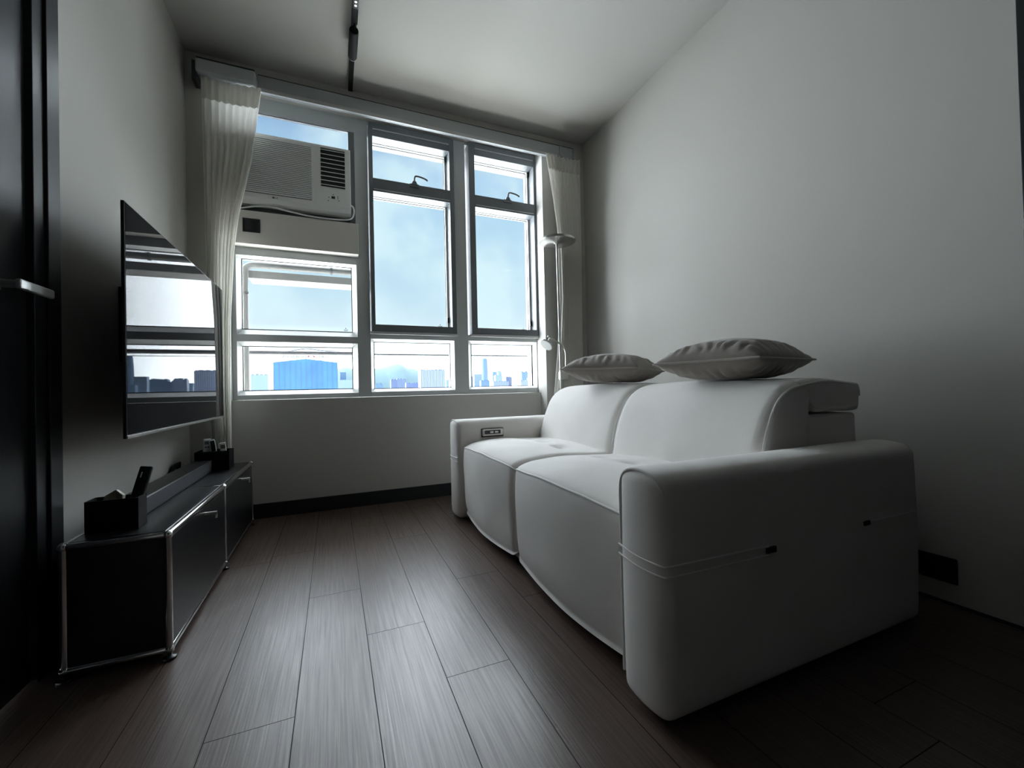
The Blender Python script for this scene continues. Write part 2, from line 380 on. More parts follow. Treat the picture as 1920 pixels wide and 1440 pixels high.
# ---------------------------------------------------------------- windows
YF, YG = 3.20, 3.292                   # face of the fixed frame, glass plane
fr = MB()
for a, b in ((WL, -0.573), (0.165, 0.255), (0.878, 0.993), (1.599, WR)): fr.box(a, b, YF, YF+0.11, ZSILL+0.002, ZHEAD)
for a, b, z0, z1 in ((-0.573, 0.165, ZSILL+0.002, 0.800), (-0.573, 0.165, 1.152, 1.200), (-0.573, 0.165, 1.72, 1.80),                      (0.255, 0.878, ZSILL+0.002, 0.804), (0.255, 0.878, 1.190, 1.236), (0.255, 0.878, 2.755, ZHEAD),
                     (0.993, 1.598, ZSILL+0.002, 0.808), (0.993, 1.598, 1.194, 1.238), (0.993, 1.598, 2.765, ZHEAD)):
    fr.box(a, b, YF, YF+0.11, z0, z1)
fr.box(-0.573, 0.165, YF, YF+0.026, 2.682, ZHEAD)
struct('trim_1', fr, M['frame'], bevel=0.0015)
def fixed(name, o, i):
    k = (YG-0.008)/3.2; i = (i[0]*k, i[1]*k, CAM_H+(i[2]-CAM_H)*k, CAM_H+(i[3]-CAM_H)*k)
    mb = MB().bevel_ring(o, YF+0.006, i, YG-0.008)
    mb.ring(o[0]-0.001, o[1]+0.001, o[2]-0.001, o[3]+0.001, i[0]-o[0], o[1]-i[1], i[2]-o[2], o[3]-i[3], YG-0.009, YG+0.03)
    w = struct(name, mb, M['bead'])
    MB().ring(i[0]-0.002, i[1]+0.002, i[2]-0.002, i[3]+0.002, 0.005, 0.005, 0.005, 0.005, YG-0.011, YG-0.004).build('gasket', M['gasket'], w)
    MB().box(i[0], i[1], YG, YG+0.004, i[2], i[3]).build('window_pane', M['glass'], w)
    return w
fixed('window_1', (-0.573, 0.165, 0.800, 1.152), (-0.540, 0.127, 0.829, 1.120))
w2 = fixed('window_2', (-0.573, 0.165, 1.200, 1.720), (-0.540, 0.131, 1.232, 1.694))
# faint maker's stamp in the corner of the pane
def stamp(x, z, parent, s=1.0):
    mb = MB().lathe([(0, 0), (0.004*s, 0), (0.004*s, 0.0004), (0, 0.0004)], (x, YG-0.0012, z+0.010*s), 'y', 10)
    for k in range(5): mb.box(x-0.016*s+k*0.007*s, x-0.011*s+k*0.007*s, YG-0.0012, YG-0.0006, z-0.004*s, z+0.001*s)
    mb.box(x-0.013*s, x+0.013*s, YG-0.0012, YG-0.0006, z-0.011*s, z-0.008*s)
    o = mb.build('glass_stamp', M['ink'], parent); return o
stamp(0.09, 1.262, w2, 0.9)
w3 = struct('window_3', MB().ring(-0.573, 0.165, 1.80, 2.691, 0.02, 0.041, 0.03, 0.014, YF+0.006, YF+0.026), M['sash'])
MB().box(-0.553, 0.124, YF+0.018, YF+0.022, 2.53, 2.678).build('window_pane', M['glass'], w3)
MB().box(-0.553, 0.124, YF+0.010, YF+0.026, 2.512, 2.532).build('glazing_bar', M['sash'], w3)
MB().box(-0.555, 0.126, YF+0.012, YF+0.026, 1.828, 2.514).build('blanking_panel', M['sash'], w3)
def sash(name, x0, x1, z0, z1, hx, wl_, wr_, low):
    y0 = 3.165
    w = struct(name, MB().ring(x0, x1, z0, z1, wl_, wr_, 0.050, 0.098, y0, YG+0.028).box(x0+wl_, x1-wr_, y0, YG+0.028, 2.262, 2.358), M['sash'], bevel=0.002)
    # raised lip of the top rail
    MB().box(x0+wl_+0.004, x1-wr_-0.004, y0-0.007, y0+0.001, z1-0.050, z1-0.044).build('rail_lip', M['frame'], w)
    MB().box(x0+wl_+0.004, x1-wr_-0.004, y0-0.005, y0+0.001, 2.275, 2.279).build('rail_lip', M['frame'], w)
    xa, xb = x0+wl_, x1-wr_
    for nm, (za, zb) in (('upper', (2.358, z1-0.098)), ('lower', (z0+0.050, 2.262))):
        MB().ring(xa, xb, za, zb, 0.003, 0.016, 0.003, 0.003, YG-0.03, YG-0.006).build('glazing_liner', M['bead'], w)
        MB().ring(xa+0.002, xb-0.015, za+0.002, zb-0.002, 0.004, 0.004, 0.004, 0.004, YG-0.008, YG-0.003).build('gasket', M['gasket'], w)
        MB().box(xa, xb, YG, YG+0.004, za, zb).build('window_pane', M['glass'], w)
    # catch handle of the upper light
    hm = MB(); hm.box(hx-0.034, hx+0.034, y0-0.012, y0, 2.335, 2.356)
    hm.add([(hx-0.022,y0-0.02,2.352),(hx+0.022,y0-0.02,2.352),(hx+0.022,y0,2.352),(hx-0.022,y0,2.352),(hx-0.010,y0-0.02,2.375),(hx+0.010,y0-0.02,2.375),(hx+0.010,y0,2.375),(hx-0.010,y0,2.375)],
           [(0,3,2,1),(4,5,6,7),(0,1,5,4),(1,2,6,5),(2,3,7,6),(3,0,4,7)])
    hm.tube(smooth_loop([(hx, y0-0.018, 2.368), (hx, y0-0.030, 2.394), (hx+0.012, y0-0.034, 2.405), (hx+0.060, y0-0.034, 2.400), (hx+0.088, y0-0.032, 2.391), (hx+0.094, y0-0.032, 2.384)], 4, False), 0.0062, 8)
    hm.build('window_handle', M['sash'], w, smooth=True)
    for zc, xx in ((z1-0.125, xb-0.010), (z0+0.115, xb-0.010)): MB().box(xx-0.008, xx+0.008, YG-0.045, YG-0.028, zc-0.02, zc+0.02).build('hinge', M['gasket'], w)
    return w
w4 = sash('window_4', 0.262, 0.894, 1.242, 2.762, 0.583, 0.026, 0.036, 0)
stamp(0.79, 1.315, w4)
w5 = fixed('window_5', (0.255, 0.878, 0.804, 1.190), (0.276, 0.842, 0.8255, 1.166))
w6 = sash('window_6', 1.016, 1.605, 1.244, 2.775, 1.342, 0.048, 0.019, 0)
stamp(1.52, 1.315, w6, 0.8)
w7 = fixed('window_7', (0.993, 1.598, 0.808, 1.194), (1.014, 1.573, 0.8255, 1.166))
# ledge drips under the two opening sashes
struct('trim_4', MB().box(0.250, 0.902, 3.163, 3.202, 1.222, 1.240), M['bead'], bevel=0.002)
struct('trim_5', MB().box(1.004, 1.600, 3.163, 3.202, 1.224, 1.242), M['bead'], bevel=0.002)

# ---------------------------------------------------------------- air conditioner, the board below it
bd = MB().box(-0.598, 0.178, 3.118, 3.198, 1.772, 1.988).build('boxing_board', M['board'], bevel=0.003)
tag(bd, 'plain beige boxed-in board under the air conditioner', 'board')
sw = MB().box(-0.517, -0.420, 3.109, 3.1175, 1.846, 1.934).build('blank_cover_plate', M['skirt'], bevel=0.002)
tag(sw, 'black square cover plate on the board under the air conditioner', 'cover plate')
MB().box(-0.505, -0.432, 3.1075, 3.1095, 1.857, 1.923).build('plate_insert', M['black'], sw, bevel=0.001)
ac = thing('air_conditioner', 'white window air conditioner with ribbed grille in the top left window bay', 'air conditioner', (-0.19, 3.15, 2.05))
AO = Vector((-0.19, 3.15, 2.05))
def aloc(mb): mb.v = [tuple(Vector(p)-AO) for p in mb.v]; return mb
ax0, ax1, az0, az1 = -0.555, 0.132, 2.046, 2.486
prof = [(3.208, az0), (3.13, az0-0.012), (3.095, az0-0.004), (3.081, az0+0.02), (3.078, az0+0.05), (3.078, az1-0.02), (3.083, az1-0.004), (3.10, az1), (3.208, az1)]
aloc(MB().add([(ax0, y, z) for y, z in prof]+[(ax1, y, z) for y, z in prof],
    [tuple(range(9)), tuple(range(17, 8, -1))]+[(i, i+9, (i+1) % 9+9, (i+1) % 9) for i in range(9)])).build('housing', M['white'], ac, bevel=0.005)
aloc(MB().box(-0.545, 0.118, 3.228, 3.76, 2.056, 2.470)).build('outdoor_casing', M['rail'], ac, bevel=0.006)
g = MB()
gx0, gx1, gz0, gz1 = -0.535, -0.112, 2.092, 2.452
n = 30
for k in range(n):
    z = gz0+(gz1-gz0)*(k+0.5)/n; g.box(gx0, gx1, 3.066, 3.0775, z-0.0031, z+0.0031)
aloc(g).build('intake_grille', M['white'], ac)
aloc(MB().box(gx0, gx1, 3.0755, 3.0783, gz0, gz1)).build('grille_backing', M['acdark'], ac)
aloc(MB().ring(-0.060, 0.100, 2.192, 2.462, 0.004, 0.004, 0.004, 0.004, 3.070, 3.079)).build('outlet_frame', M['white'], ac)
aloc(MB().box(-0.057, 0.097, 3.0765, 3.079, 2.195, 2.459)).build('outlet_backing', M['acdark'], ac)
lv = MB()
for k in range(9):
    z = 2.205+k*0.0295; lv.add([(-0.056,3.066,z),(0.096,3.066,z),(0.096,3.076,z+0.007),(-0.056,3.076,z+0.007),(-0.056,3.066,z+0.003),(0.096,3.066,z+0.003),(0.096,3.076,z+0.010),(-0.056,3.076,z+0.010)],
        [(0,3,2,1),(4,5,6,7),(0,1,5,4),(1,2,6,5),(2,3,7,6),(3,0,4,7)])
aloc(lv).build('outlet_louvre', M['white'], ac)
cp = aloc(MB().box(-0.090, 0.118, 3.0755, 3.079, 2.068, 2.182)).build('control_panel', M['white'], ac, bevel=0.001)
aloc(MB().box(0.008, 0.030, 3.074, 3.0758, 2.122, 2.138)).build('display', M['acdark'], cp)
for bx, bz in ((-0.012, 2.105), (0.048, 2.140), (0.048, 2.128), (0.054, 2.113), (-0.008, 2.128), (0.02, 2.150)): aloc(MB().box(bx-0.003, bx+0.003, 3.0742, 3.0758, bz-0.0025, bz+0.0025)).build('button', M['ink'], cp)
lg = MB().lathe([(0, 0), (0.0065, 0), (0.0065, 0.001), (0, 0.001)], (-0.338, 3.0765, 2.074), 'y', 16)
lg.box(-0.328, -0.3255, 3.0765, 3.0778, 2.069, 2.079).box(-0.328, -0.322, 3.0765, 3.0778, 2.069, 2.0712).box(-0.319, -0.3125, 3.0765, 3.0778, 2.069, 2.0712).box(-0.319, -0.317, 3.0765, 3.0778, 2.069, 2.079).box(-0.319, -0.3125, 3.0765, 3.0778, 2.077, 2.079)
aloc(lg).build('maker_badge', M['ink'], ac)
cord = smooth_loop([(0.128, 3.12, 2.112), (0.147, 3.118, 2.100), (0.152, 3.116, 2.06), (0.128, 3.112, 2.012), (0.04, 3.110, 1.996), (-0.12, 3.112, 1.997), (-0.26, 3.112, 2.012), (-0.36, 3.114, 2.026), (-0.45, 3.12, 2.018), (-0.54, 3.13, 1.996)], 6, False)
aloc(MB().tube(cord, 0.0052, 8)).build('power_cord', M['white'], ac, smooth=True)

# ---------------------------------------------------------------- pelmet, curtain track, curtain box
tk = thing('curtain_track', 'grey pelmet rail with curtain track running along the top of the window', 'curtain track', (0.74, 3.02, 2.74))
TO = Vector(tk.location)
def rel(mb, O): mb.v = [tuple(Vector(p)-O) for p in mb.v]; return mb
rel(MB().box(-0.405, 1.895, 3.010, YD-0.001, 2.806, 2.8135), TO).build('shadow_strip', M['gasket'], tk)  # solid black strip painting in the shadow line above the pelmet
rel(MB().box(-0.405, 1.895, 3.005, YD-0.001, 2.716, 2.806), TO).build('pelmet_board', M['alu'], tk, bevel=0.002)
t = MB()
for y in (2.985, 2.995, 3.010): t.box(-0.404, 1.72, y, y+0.006, 2.694-(3.010-y)*0.15, 2.712)
t.box(-0.404, 1.72, 2.985, 3.020, 2.7115, 2.7165)
rel(t, TO).build('track', M['alu'], tk)
rel(MB().box(-0.404, 1.72, 2.982, 2.9845, 2.690, 2.714), TO).build('track_lip', M['bead'], tk)
for xx in (1.76, 1.885): rel(MB().box(xx-0.01, xx+0.01, 2.995, 3.006, 2.716, 2.80), TO).build('end_bracket', M['alu'], tk)
cb = rbox(-0.712, -0.408, 2.925, YD-0.0015, 2.697, 2.776, 0.012, 6, 3, 3).build('curtain_box', M['alu'], smooth=True)
tag(cb, 'grey rounded curtain box fixed above the left curtain', 'curtain box')
MB().box(-0.706, -0.413, 2.929, YD-0.002, 2.7755, 2.7815).build('shadow_strip', M['gasket'], cb)  # black strip standing in for the shadow on top of the box
MB().box(-0.735, -0.7125, 2.955, YD-0.002, 2.66, 2.775).build('end_cap', M['skirt'], cb, bevel=0.002)

def interp(tab, z):
    tab = sorted(tab)
    if z <= tab[0][0]: return tab[0][1]
    for (a, va), (b, vb) in zip(tab, tab[1:]):
        if z <= b:
            s = (z-a)/(b-a); return va+(vb-va)*s
    return tab[-1][1]
def curtain(name, label, ltab, rtab, z0, z1, y, nf, amp, header, seed, ytab=None):
    root = thing(name, label, 'curtain', (0.5*(ltab[0][1]+rtab[0][1]), y, z0)); O = Vector(root.location)
    nu, nv = nf*14, 60
    rn = random.Random(seed); ph = [rn.uniform(-0.7, 0.7) for _ in range(nf+2)]; am = [rn.uniform(0.55, 1.1) for _ in range(nf+2)]
    def pt(u, z, off=0.0):
        xl, xr = interp(ltab, z), interp(rtab, z)
        f = u*nf; k = int(f); fr_ = f-k
        a = am[k]*(1-fr_)+am[k+1]*fr_; p = ph[k]*(1-fr_)+ph[k+1]*fr_
        t_ = (z1-z)/(z1-z0)
        yy = y+(interp(ytab, z) if ytab else 0)+amp*(0.35+0.65*min(1, t_*3))*a*math.sin(2*PI*f+p*t_*2.0)+0.012*math.sin(3.1*u+2*t_)
        xx = xl+(xr-xl)*(u+0.010*math.sin(4*PI*f+p*3)*min(1, t_*3))
        return Vector((xx, yy+off, z))
    def sheet(za, zb, nvv, off):
        vs = []; fs = []
        for j in range(nvv+1):
            z = za+(zb-za)*j/nvv
            for i in range(nu+1): vs.append(pt(i/nu, z, off))
        for j in range(nvv):
            for i in range(nu): q = j*(nu+1)+i; fs.append((q, q+1, q+nu+2, q+nu+1))
        return rel(MB().add(vs, fs), O)
    a = sheet(z0, z1, nv, 0.0).build('drape', M['curtain'], root, smooth=80)
    md = a.modifiers.new('cloth', 'SOLIDIFY'); md.thickness = 0.0012
    b = sheet(z1-header, z1+0.004, 6, -0.004).build('heading_tape', M['header'], root, smooth=80)
    md = b.modifiers.new('cloth', 'SOLIDIFY'); md.thickness = 0.0012
    return root
curtain('curtain', 'sheer white curtain gathered at the left of the window, behind the television',
        [(0.42, -0.66), (1.0, -0.672), (2.69, -0.690)], [(0.42, -0.562), (0.9, -0.562), (1.25, -0.556), (1.67, -0.534), (1.87, -0.510), (2.235, -0.436), (2.69, -0.382)],
        0.42, 2.690, 2.962, 8, 0.018, 0.125, 3)
curtain('curtain', 'sheer white curtain gathered at the right of the window, behind the floor lamp',
        [(0.03, 1.60), (0.75, 1.632), (1.1, 1.672), (1.52, 1.704), (2.08, 1.694), (2.35, 1.655), (2.67, 1.595)], [(0.03, 1.875), (1.3, 1.882), (2.67, 1.912)],
        0.03, 2.682, 2.950, 9, 0.028, 0.115, 5)

# ---------------------------------------------------------------- ceiling track light
tl = thing('track_light', 'black ceiling track light with a cylinder spot', 'track light', (0.135, 2.3, ZC)); LO = Vector(tl.location)
rel(MB().ring(0.124, 0.152, 2.852, ZC, 0.0045, 0.0045, 0.002, 0.006, 1.2, 3.02).box(0.124, 0.152, 3.016, 3.02, 2.852, ZC), LO).build('track', M['blackm'], tl)
rel(MB().box(0.1275, 0.1485, 1.2, 3.017, 2.8535, 2.8565), LO).build('track_channel', M['black'], tl)
rel(MB().box(0.1225, 0.1535, 2.19, 2.418, 2.822, 2.853), LO).build('driver', M['blackm'], tl, bevel=0.001)
ld = rel(MB().box(0.1235, 0.1525, 1.60, 2.305, 2.812, 2.852), LO).build('downlight_bar', M['black'], tl, bevel=0.001)
for k in range(12):
    cy = 2.285-k*0.0225
    rel(MB().lathe([(0.0045, 0.0), (0.0060, -0.0006), (0.0052, -0.0010), (0.0040, -0.0004), (0.0, 0.0010)], (0.138, cy, 2.8115), 'z', 14), LO).build('led_lens', M['led'], ld, smooth=True)
sp = rel(MB().lathe([(0.0, 0), (0.019, 0), (0.0235, 0.003), (0.0245, 0.008), (0.0245, 0.200), (0.023, 0.205), (0.017, 0.205), (0.016, 0.196), (0.0, 0.196)], (0.136, 2.432, 2.803), 'y', 32), LO).build('spot_barrel', M['blackm'], tl, smooth=True)
rel(MB().lathe([(0.0155, 0), (0.022, 0), (0.0235, 0.002), (0.0155, 0.002)], (0.136, 2.6375, 2.803), 'y', 32), LO).build('bezel_ring', M['mark'], sp, smooth=True)
rel(MB().tube([(0.138, 2.40, 2.85), (0.138, 2.415, 2.825), (0.136, 2.435, 2.806)], 0.007, 10), LO).build('swivel_arm', M['blackm'], tl, smooth=True)

# ---------------------------------------------------------------- television
TX, TY0, TY1, TZ0, TZ1 = -0.598, 1.686, 2.942, 0.674, 1.428
tv = thing('television', 'large flat television mounted proud of the left wall, mirroring the window', 'television', (TX-0.02, 0.5*(TY0+TY1), TZ0)); VO = Vector(tv.location)
rel(MB().box(TX-0.011, TX-0.001, TY0, TY1, TZ0, TZ1), VO).build('frame', M['tvedge'], tv, bevel=0.002)
rel(MB().box(TX-0.002, TX, TY0+0.004, TY1-0.004, TZ0+0.013, TZ1-0.004), VO).build('screen', M['screen'], tv)
rel(MB().box(TX-0.0015, TX+0.0015, TY0, TY1, TZ0, TZ0+0.009), VO).build('lower_bezel', M['steel'], tv)
rel(MB().box(TX-0.055, TX-0.0105, TY0+0.40, TY1-0.20, TZ0+0.02, TZ1-0.28), VO).build('rear_housing', M['blackm'], tv, bevel=0.01)
rel(MB().box(XL+0.001, XL+0.02, 2.16, 2.46, 0.95, 1.25).box(XL+0.018, TX-0.054, 2.20, 2.225, 1.0, 1.2).box(XL+0.018, TX-0.054, 2.395, 2.42, 1.0, 1.2), VO).build('wall_bracket', M['blackm'], tv)

# ---------------------------------------------------------------- low media unit: black panels in a chrome tube frame
ux1, ux0, uy = -0.4765, -0.718, (1.611, 2.319, 3.020)
uz0, uz1 = 0.030, 0.380
un = thing('media_unit', 'low black two-bay media unit with a chrome tube frame', 'cabinet', (0.5*(ux0+ux1), 0.5*(uy[0]+uy[2]), 0)); UO = Vector(un.location)
R_ = 0.0095
for x in (ux0, ux1):
    for z in (uz0, uz1):
        for a, b in zip(uy, uy[1:]): rel(MB().tube([(x, a, z), (x, b, z)], R_, 16), UO).build('tube', M['chrome'], un, smooth=True)
    for y in uy: rel(MB().tube([(x, y, uz0), (x, y, uz1)], R_, 16), UO).build('tube', M['chrome'], un, smooth=True)
for y in uy:
    for z in (uz0, uz1): rel(MB().tube([(ux0, y, z), (ux1, y, z)], R_, 16), UO).build('tube', M['chrome'], un, smooth=True)
    for x in (ux0, ux1):
        for z in (uz0, uz1): rel(MB().sphere((x, y, z), 0.0128, 18, 12), UO).build('ball_joint', M['chrome'], un, smooth=True)
        rel(MB().lathe([(0.0, 0.0), (0.017, 0.0), (0.019, 0.003), (0.018, 0.007), (0.008, 0.010), (0.006, 0.012), (0.006, 0.022), (0.0, 0.022)], (x, y, 0), 'z', 24), UO).build('foot', M['black'], un, smooth=True)
for a, b in zip(uy, uy[1:]):
    rel(MB().box(ux0+0.008, ux1-0.008, a+0.008, b-0.008, uz1-0.003, uz1+0.0095), UO).build('top_panel', M['black'], un, bevel=0.002)
    rel(MB().box(ux0+0.008, ux1-0.008, a+0.008, b-0.008, uz0-0.004, uz0+0.006), UO).build('bottom_panel', M['black'], un)
    rel(MB().box(ux0-0.003, ux0+0.003, a+0.009, b-0.009, uz0+0.009, uz1-0.009), UO).build('back_panel', M['black'], un)
    dr = rel(MB().box(ux1-0.004, ux1+0.006, a+0.0105, b-0.0105, uz0+0.0105, uz1-0.0105), UO).build('drop_door', M['black'], un, bevel=0.002)
    ym = 0.5*(a+b)+0.02; zk = 0.343
    k = MB().tube([(ux1+0.004, ym, zk), (ux1+0.016, ym, zk), (ux1+0.022, ym, zk), (ux1+0.040, ym, zk), (ux1+0.046, ym, zk)], [0.0065, 0.0055, 0.0055, 0.0062, 0.0066], 16)
    k.add([], []); k.box(ux1+0.0405, ux1+0.046, ym-0.0045, ym+0.0045, zk-0.020, zk+0.002)
    ko = rel(k, UO).build('knob', M['lever'], dr, smooth=True); ko['label'] = 'chrome pull knob'
for y in uy: rel(MB().box(ux0+0.008, ux1-0.008, y-0.004, y+0.004, uz0+0.008, uz1-0.008), UO).build('side_panel', M['black'], un, bevel=0.001)
ZT = uz1+0.0098

sb = rbox(-0.702, -0.614, 1.83, 2.735, ZT, ZT+0.062, 0.006, 3, 20, 3).build('soundbar', M['barc'], smooth=True)
tag(sb, 'long dark soundbar lying on the media unit below the television', 'soundbar')
MB().box(-0.698, -0.6155, 1.834, 2.731, ZT+0.0618, ZT+0.0635).build('top_trim', M['tvedge'], sb, bevel=0.0005)
MB().box(-0.6150, -0.6125, 1.834, 2.731, ZT+0.0595, ZT+0.0625).build('edge_line', M['steel'], sb)

def caddy(name, label, x0, x1, y0, y1, h, t=0.005):
    mb = MB().ring(x0, x1, y0, y1, t, t, t, t, 0, 1)     # ring in x/z, remapped to x/y
    mb.v = [(x, z, ZT+y*h) for x, y, z in mb.v]
    mb.box(x0+t, x1-t, y0+t, y1-t, ZT, ZT+0.005)
    o = mb.build(name, M['blackm'], bevel=0.0012); tag(o, label, 'box'); return o
b1 = caddy('remote_caddy', 'black open box at the near end of the media unit, holding a black remote', -0.703, -0.573, 1.685, 1.752, 0.099)
b2 = caddy('remote_caddy', 'black open box at the window end of the media unit, holding three white remotes', -0.700, -0.540, 2.765, 2.885, 0.106)
def remote(label, loc, rot, size, m, bits):
    r = thing('remote_control', label, 'remote control', loc, rot)
    w, d, h = size
    rbox(-w/2, w/2, -d/2, d/2, 0, h, min(w, d)*0.3, 4, 3, 8).build('body', m, r, smooth=True)
    for nm, (x0, x1, z0, z1), mm in bits:
        MB().box(x0, x1, -d/2-0.0012, -d/2+0.0005, z0, z1).build(nm, mm, r)
    return r
remote('white air conditioner remote, left of the three in the far box', (-0.664, 2.84, ZT+0.022), (0.05, 0.03, 0.35), (0.036, 0.016, 0.150), M['remote'],
       [('display', (-0.012, 0.012, 0.120, 0.138), M['lcd']), ('button', (-0.010, -0.002, 0.100, 0.108), M['ink']), ('button', (0.002, 0.010, 0.100, 0.108), M['ink'])])
remote('white remote with a long dark panel, middle of the three', (-0.616, 2.835, ZT+0.018), (0.05, -0.14, 0.3), (0.030, 0.018, 0.150), M['remote'],
       [('key_panel', (-0.009, 0.011, 0.085, 0.145), M['black'])])
remote('white remote with a small grey screen, right of the three', (-0.568, 2.81, ZT+0.018), (0.05, -0.10, 0.3), (0.030, 0.018, 0.132), M['remote'],
       [('display', (-0.010, 0.010, 0.100, 0.120), M['lcd']), ('button', (-0.012, 0.0, 0.074, 0.082), M['ink']), ('button', (0.003, 0.011, 0.074, 0.082), M['ink'])])
remote('slim black remote with a white mark leaning out of the near box', (-0.598, 1.712, ZT+0.045), (-0.38, 0.12, -0.10), (0.034, 0.014, 0.150), M['black'],
       [('white_mark', (-0.007, -0.004, 0.112, 0.130), M['mark'])])
ts = MB().add([(x-0.028, y, z) for x, y, z in [(-0.655, 1.71, ZT+0.03), (-0.598, 1.705, ZT+0.03), (-0.592, 1.712, ZT+0.105), (-0.612, 1.718, ZT+0.124), (-0.640, 1.716, ZT+0.106), (-0.655, 1.73, ZT+0.03), (-0.598, 1.725, ZT+0.03), (-0.592, 1.732, ZT+0.103), (-0.612, 1.738, ZT+0.120), (-0.640, 1.736, ZT+0.104)]],
    [(0,1,2,3,4),(9,8,7,6,5),(0,5,6,1),(1,6,7,2),(2,7,8,3),(3,8,9,4),(4,9,5,0)]).build('paper_packet', M['tissue'], bevel=0.002)
tag(ts, 'small beige paper packet standing in the near black box', 'packet')
cbm = MB()
for k in range(3):
    cbm.tube(smooth_loop([(-0.783, 2.80+0.03*k, 0.34), (-0.778, 2.78+0.02*k, 0.41), (-0.772, 2.74+0.03*k, 0.445), (-0.768, 2.68+0.02*k, 0.435), (-0.765, 2.62-0.02*k, 0.36)], 6, False), 0.004, 8)
tag(cbm.build('power_cable', M['blackm'], smooth=True), 'black cables bunched on the wall behind the far end of the soundbar', 'cable')

# ---------------------------------------------------------------- sofa
sf = thing('sofa', 'light grey suede two-seat recliner sofa along the right wall', 'sofa', (1.25, 1.71, 0)); SO = Vector(sf.location)
SX0, SX1 = 0.690, 1.775
def arm(y0, y1, ztop, outer):
    def fn(p):
        x, y, z = p
        ym = 0.5*(y0+y1); hw = 0.5*(y1-y0)
        t = (x-SX0)/(SX1-SX0)
        # soft crown on top and slightly swollen sides, front face tucked in towards the floor
        if z > ztop-0.10: z += 0.012*math.cos(min(1, abs(y-ym)/hw)*PI/2)*(z-ztop+0.10)/0.10
        y += 0.006*math.sin(PI*min(max(z/ztop, 0), 1))*(1 if y > ym else -1)
        if x < SX0+0.04: x -= 0.010*math.cos(min(1, abs(y-ym)/hw)*PI/2)
        return (x, y, z)
    a = rel(rbox(SX0, SX1, y0, y1, 0.016, ztop, 0.030, 16, 4, 12, fn), SO).build('armrest', M['fabric'], sf, smooth=True)
    # piping round the front face
    e = 0.012
    ys = (y1-e*0.4, y0+e*0.4)
    path = [(SX0+0.004-0.001, ys[0], z) for z in (0.06, 0.09, 0.13, 0.18, 0.26, 0.36, 0.46, 0.53)]
    path += [(SX0+0.002, ys[0]-0.010, ztop-0.018), (SX0+0.002, ys[0]-0.035, ztop+0.003), (SX0, 0.5*(y0+y1), ztop+0.010), (SX0+0.002, ys[1]+0.035, ztop+0.001), (SX0+0.004, ys[1]+0.006, ztop-0.020), (SX0+0.008, ys[1], ztop-0.04)]
    if outer: path = path[:]
    rel(MB().tube(smooth_loop(path, 5, False), 0.0042, 8), SO).build('piping', M['welt'], a, smooth=True)
    return a
near = arm(0.757, 0.918, 0.588, -1)
far = arm(2.488, 2.662, 0.606, 1)
def arm_band(a, yo, yi, sgn):
    for zz, r in ((0.386, 0.0032), (0.362, 0.0026)):
        dz = 0.0 if zz > 0.37 else 0.0
        pth = [(SX0-0.002, yi, zz+0.003), (SX0-0.0085, 0.5*(yo+yi), zz), (SX0-0.002, yo-sgn*0.008, zz), (SX0+0.012, yo+sgn*0.003, zz), (SX0+0.05, yo+sgn*0.0065, zz), (SX0+0.20, yo+sgn*0.0065, zz-0.003), (SX0+0.345, yo+sgn*0.0065, zz-0.006)]
        rel(MB().tube(smooth_loop(pth, 6, False), r, 6), SO).build('band_seam', M['welt'], a, smooth=True)
    rel(MB().box(SX0+0.335, SX0+0.372, yo+sgn*0.004, yo+sgn*0.011, 0.362, 0.378), SO).build('pull_tab', M['skirt'], a, bevel=0.002)
    rel(MB().box(SX0+0.765, SX0+0.795, yo+sgn*0.004, yo+sgn*0.010, 0.370, 0.384), SO).build('pull_tab', M['skirt'], a, bevel=0.002)
    rel(MB().tube([(SX0+0.79, yo+sgn*0.0065, 0.378), (SX0+1.0, yo+sgn*0.0065, 0.376), (SX0+1.07, yo+sgn*0.004, 0.375)], 0.0024, 6), SO).build('band_seam', M['welt'], a, smooth=True)
arm_band(near, 0.757, 0.918, -1)
arm_band(far, 2.662, 2.488, 1)
rel(MB().box(0.842, 0.988, 2.474, 2.486, 0.505, 0.5585), SO).build('pad_seam', M['skirt'], far, bevel=0.004)
pad = rel(rbox(0.845, 0.985, 2.468, 2.486, 0.512, 0.556, 0.008, 4, 1, 2), SO).build('control_panel', M['fabric'], far, smooth=True)
rel(rbox(0.860, 0.965, 2.464, 2.472, 0.524, 0.547, 0.0035, 4, 1, 2), SO).build('switch_plate', M['black'], pad, smooth=True)
for xx in (0.905, 0.937): rel(MB().box(xx-0.011, xx+0.011, 2.462, 2.466, 0.530, 0.541), SO).build('button', M['steel'], pad, bevel=0.001)
rel(MB().box(SX0+0.08, SX1-0.05, 0.93, 2.476, 0.018, 0.30), SO).build('base', M['fabric'], sf, bevel=0.01)

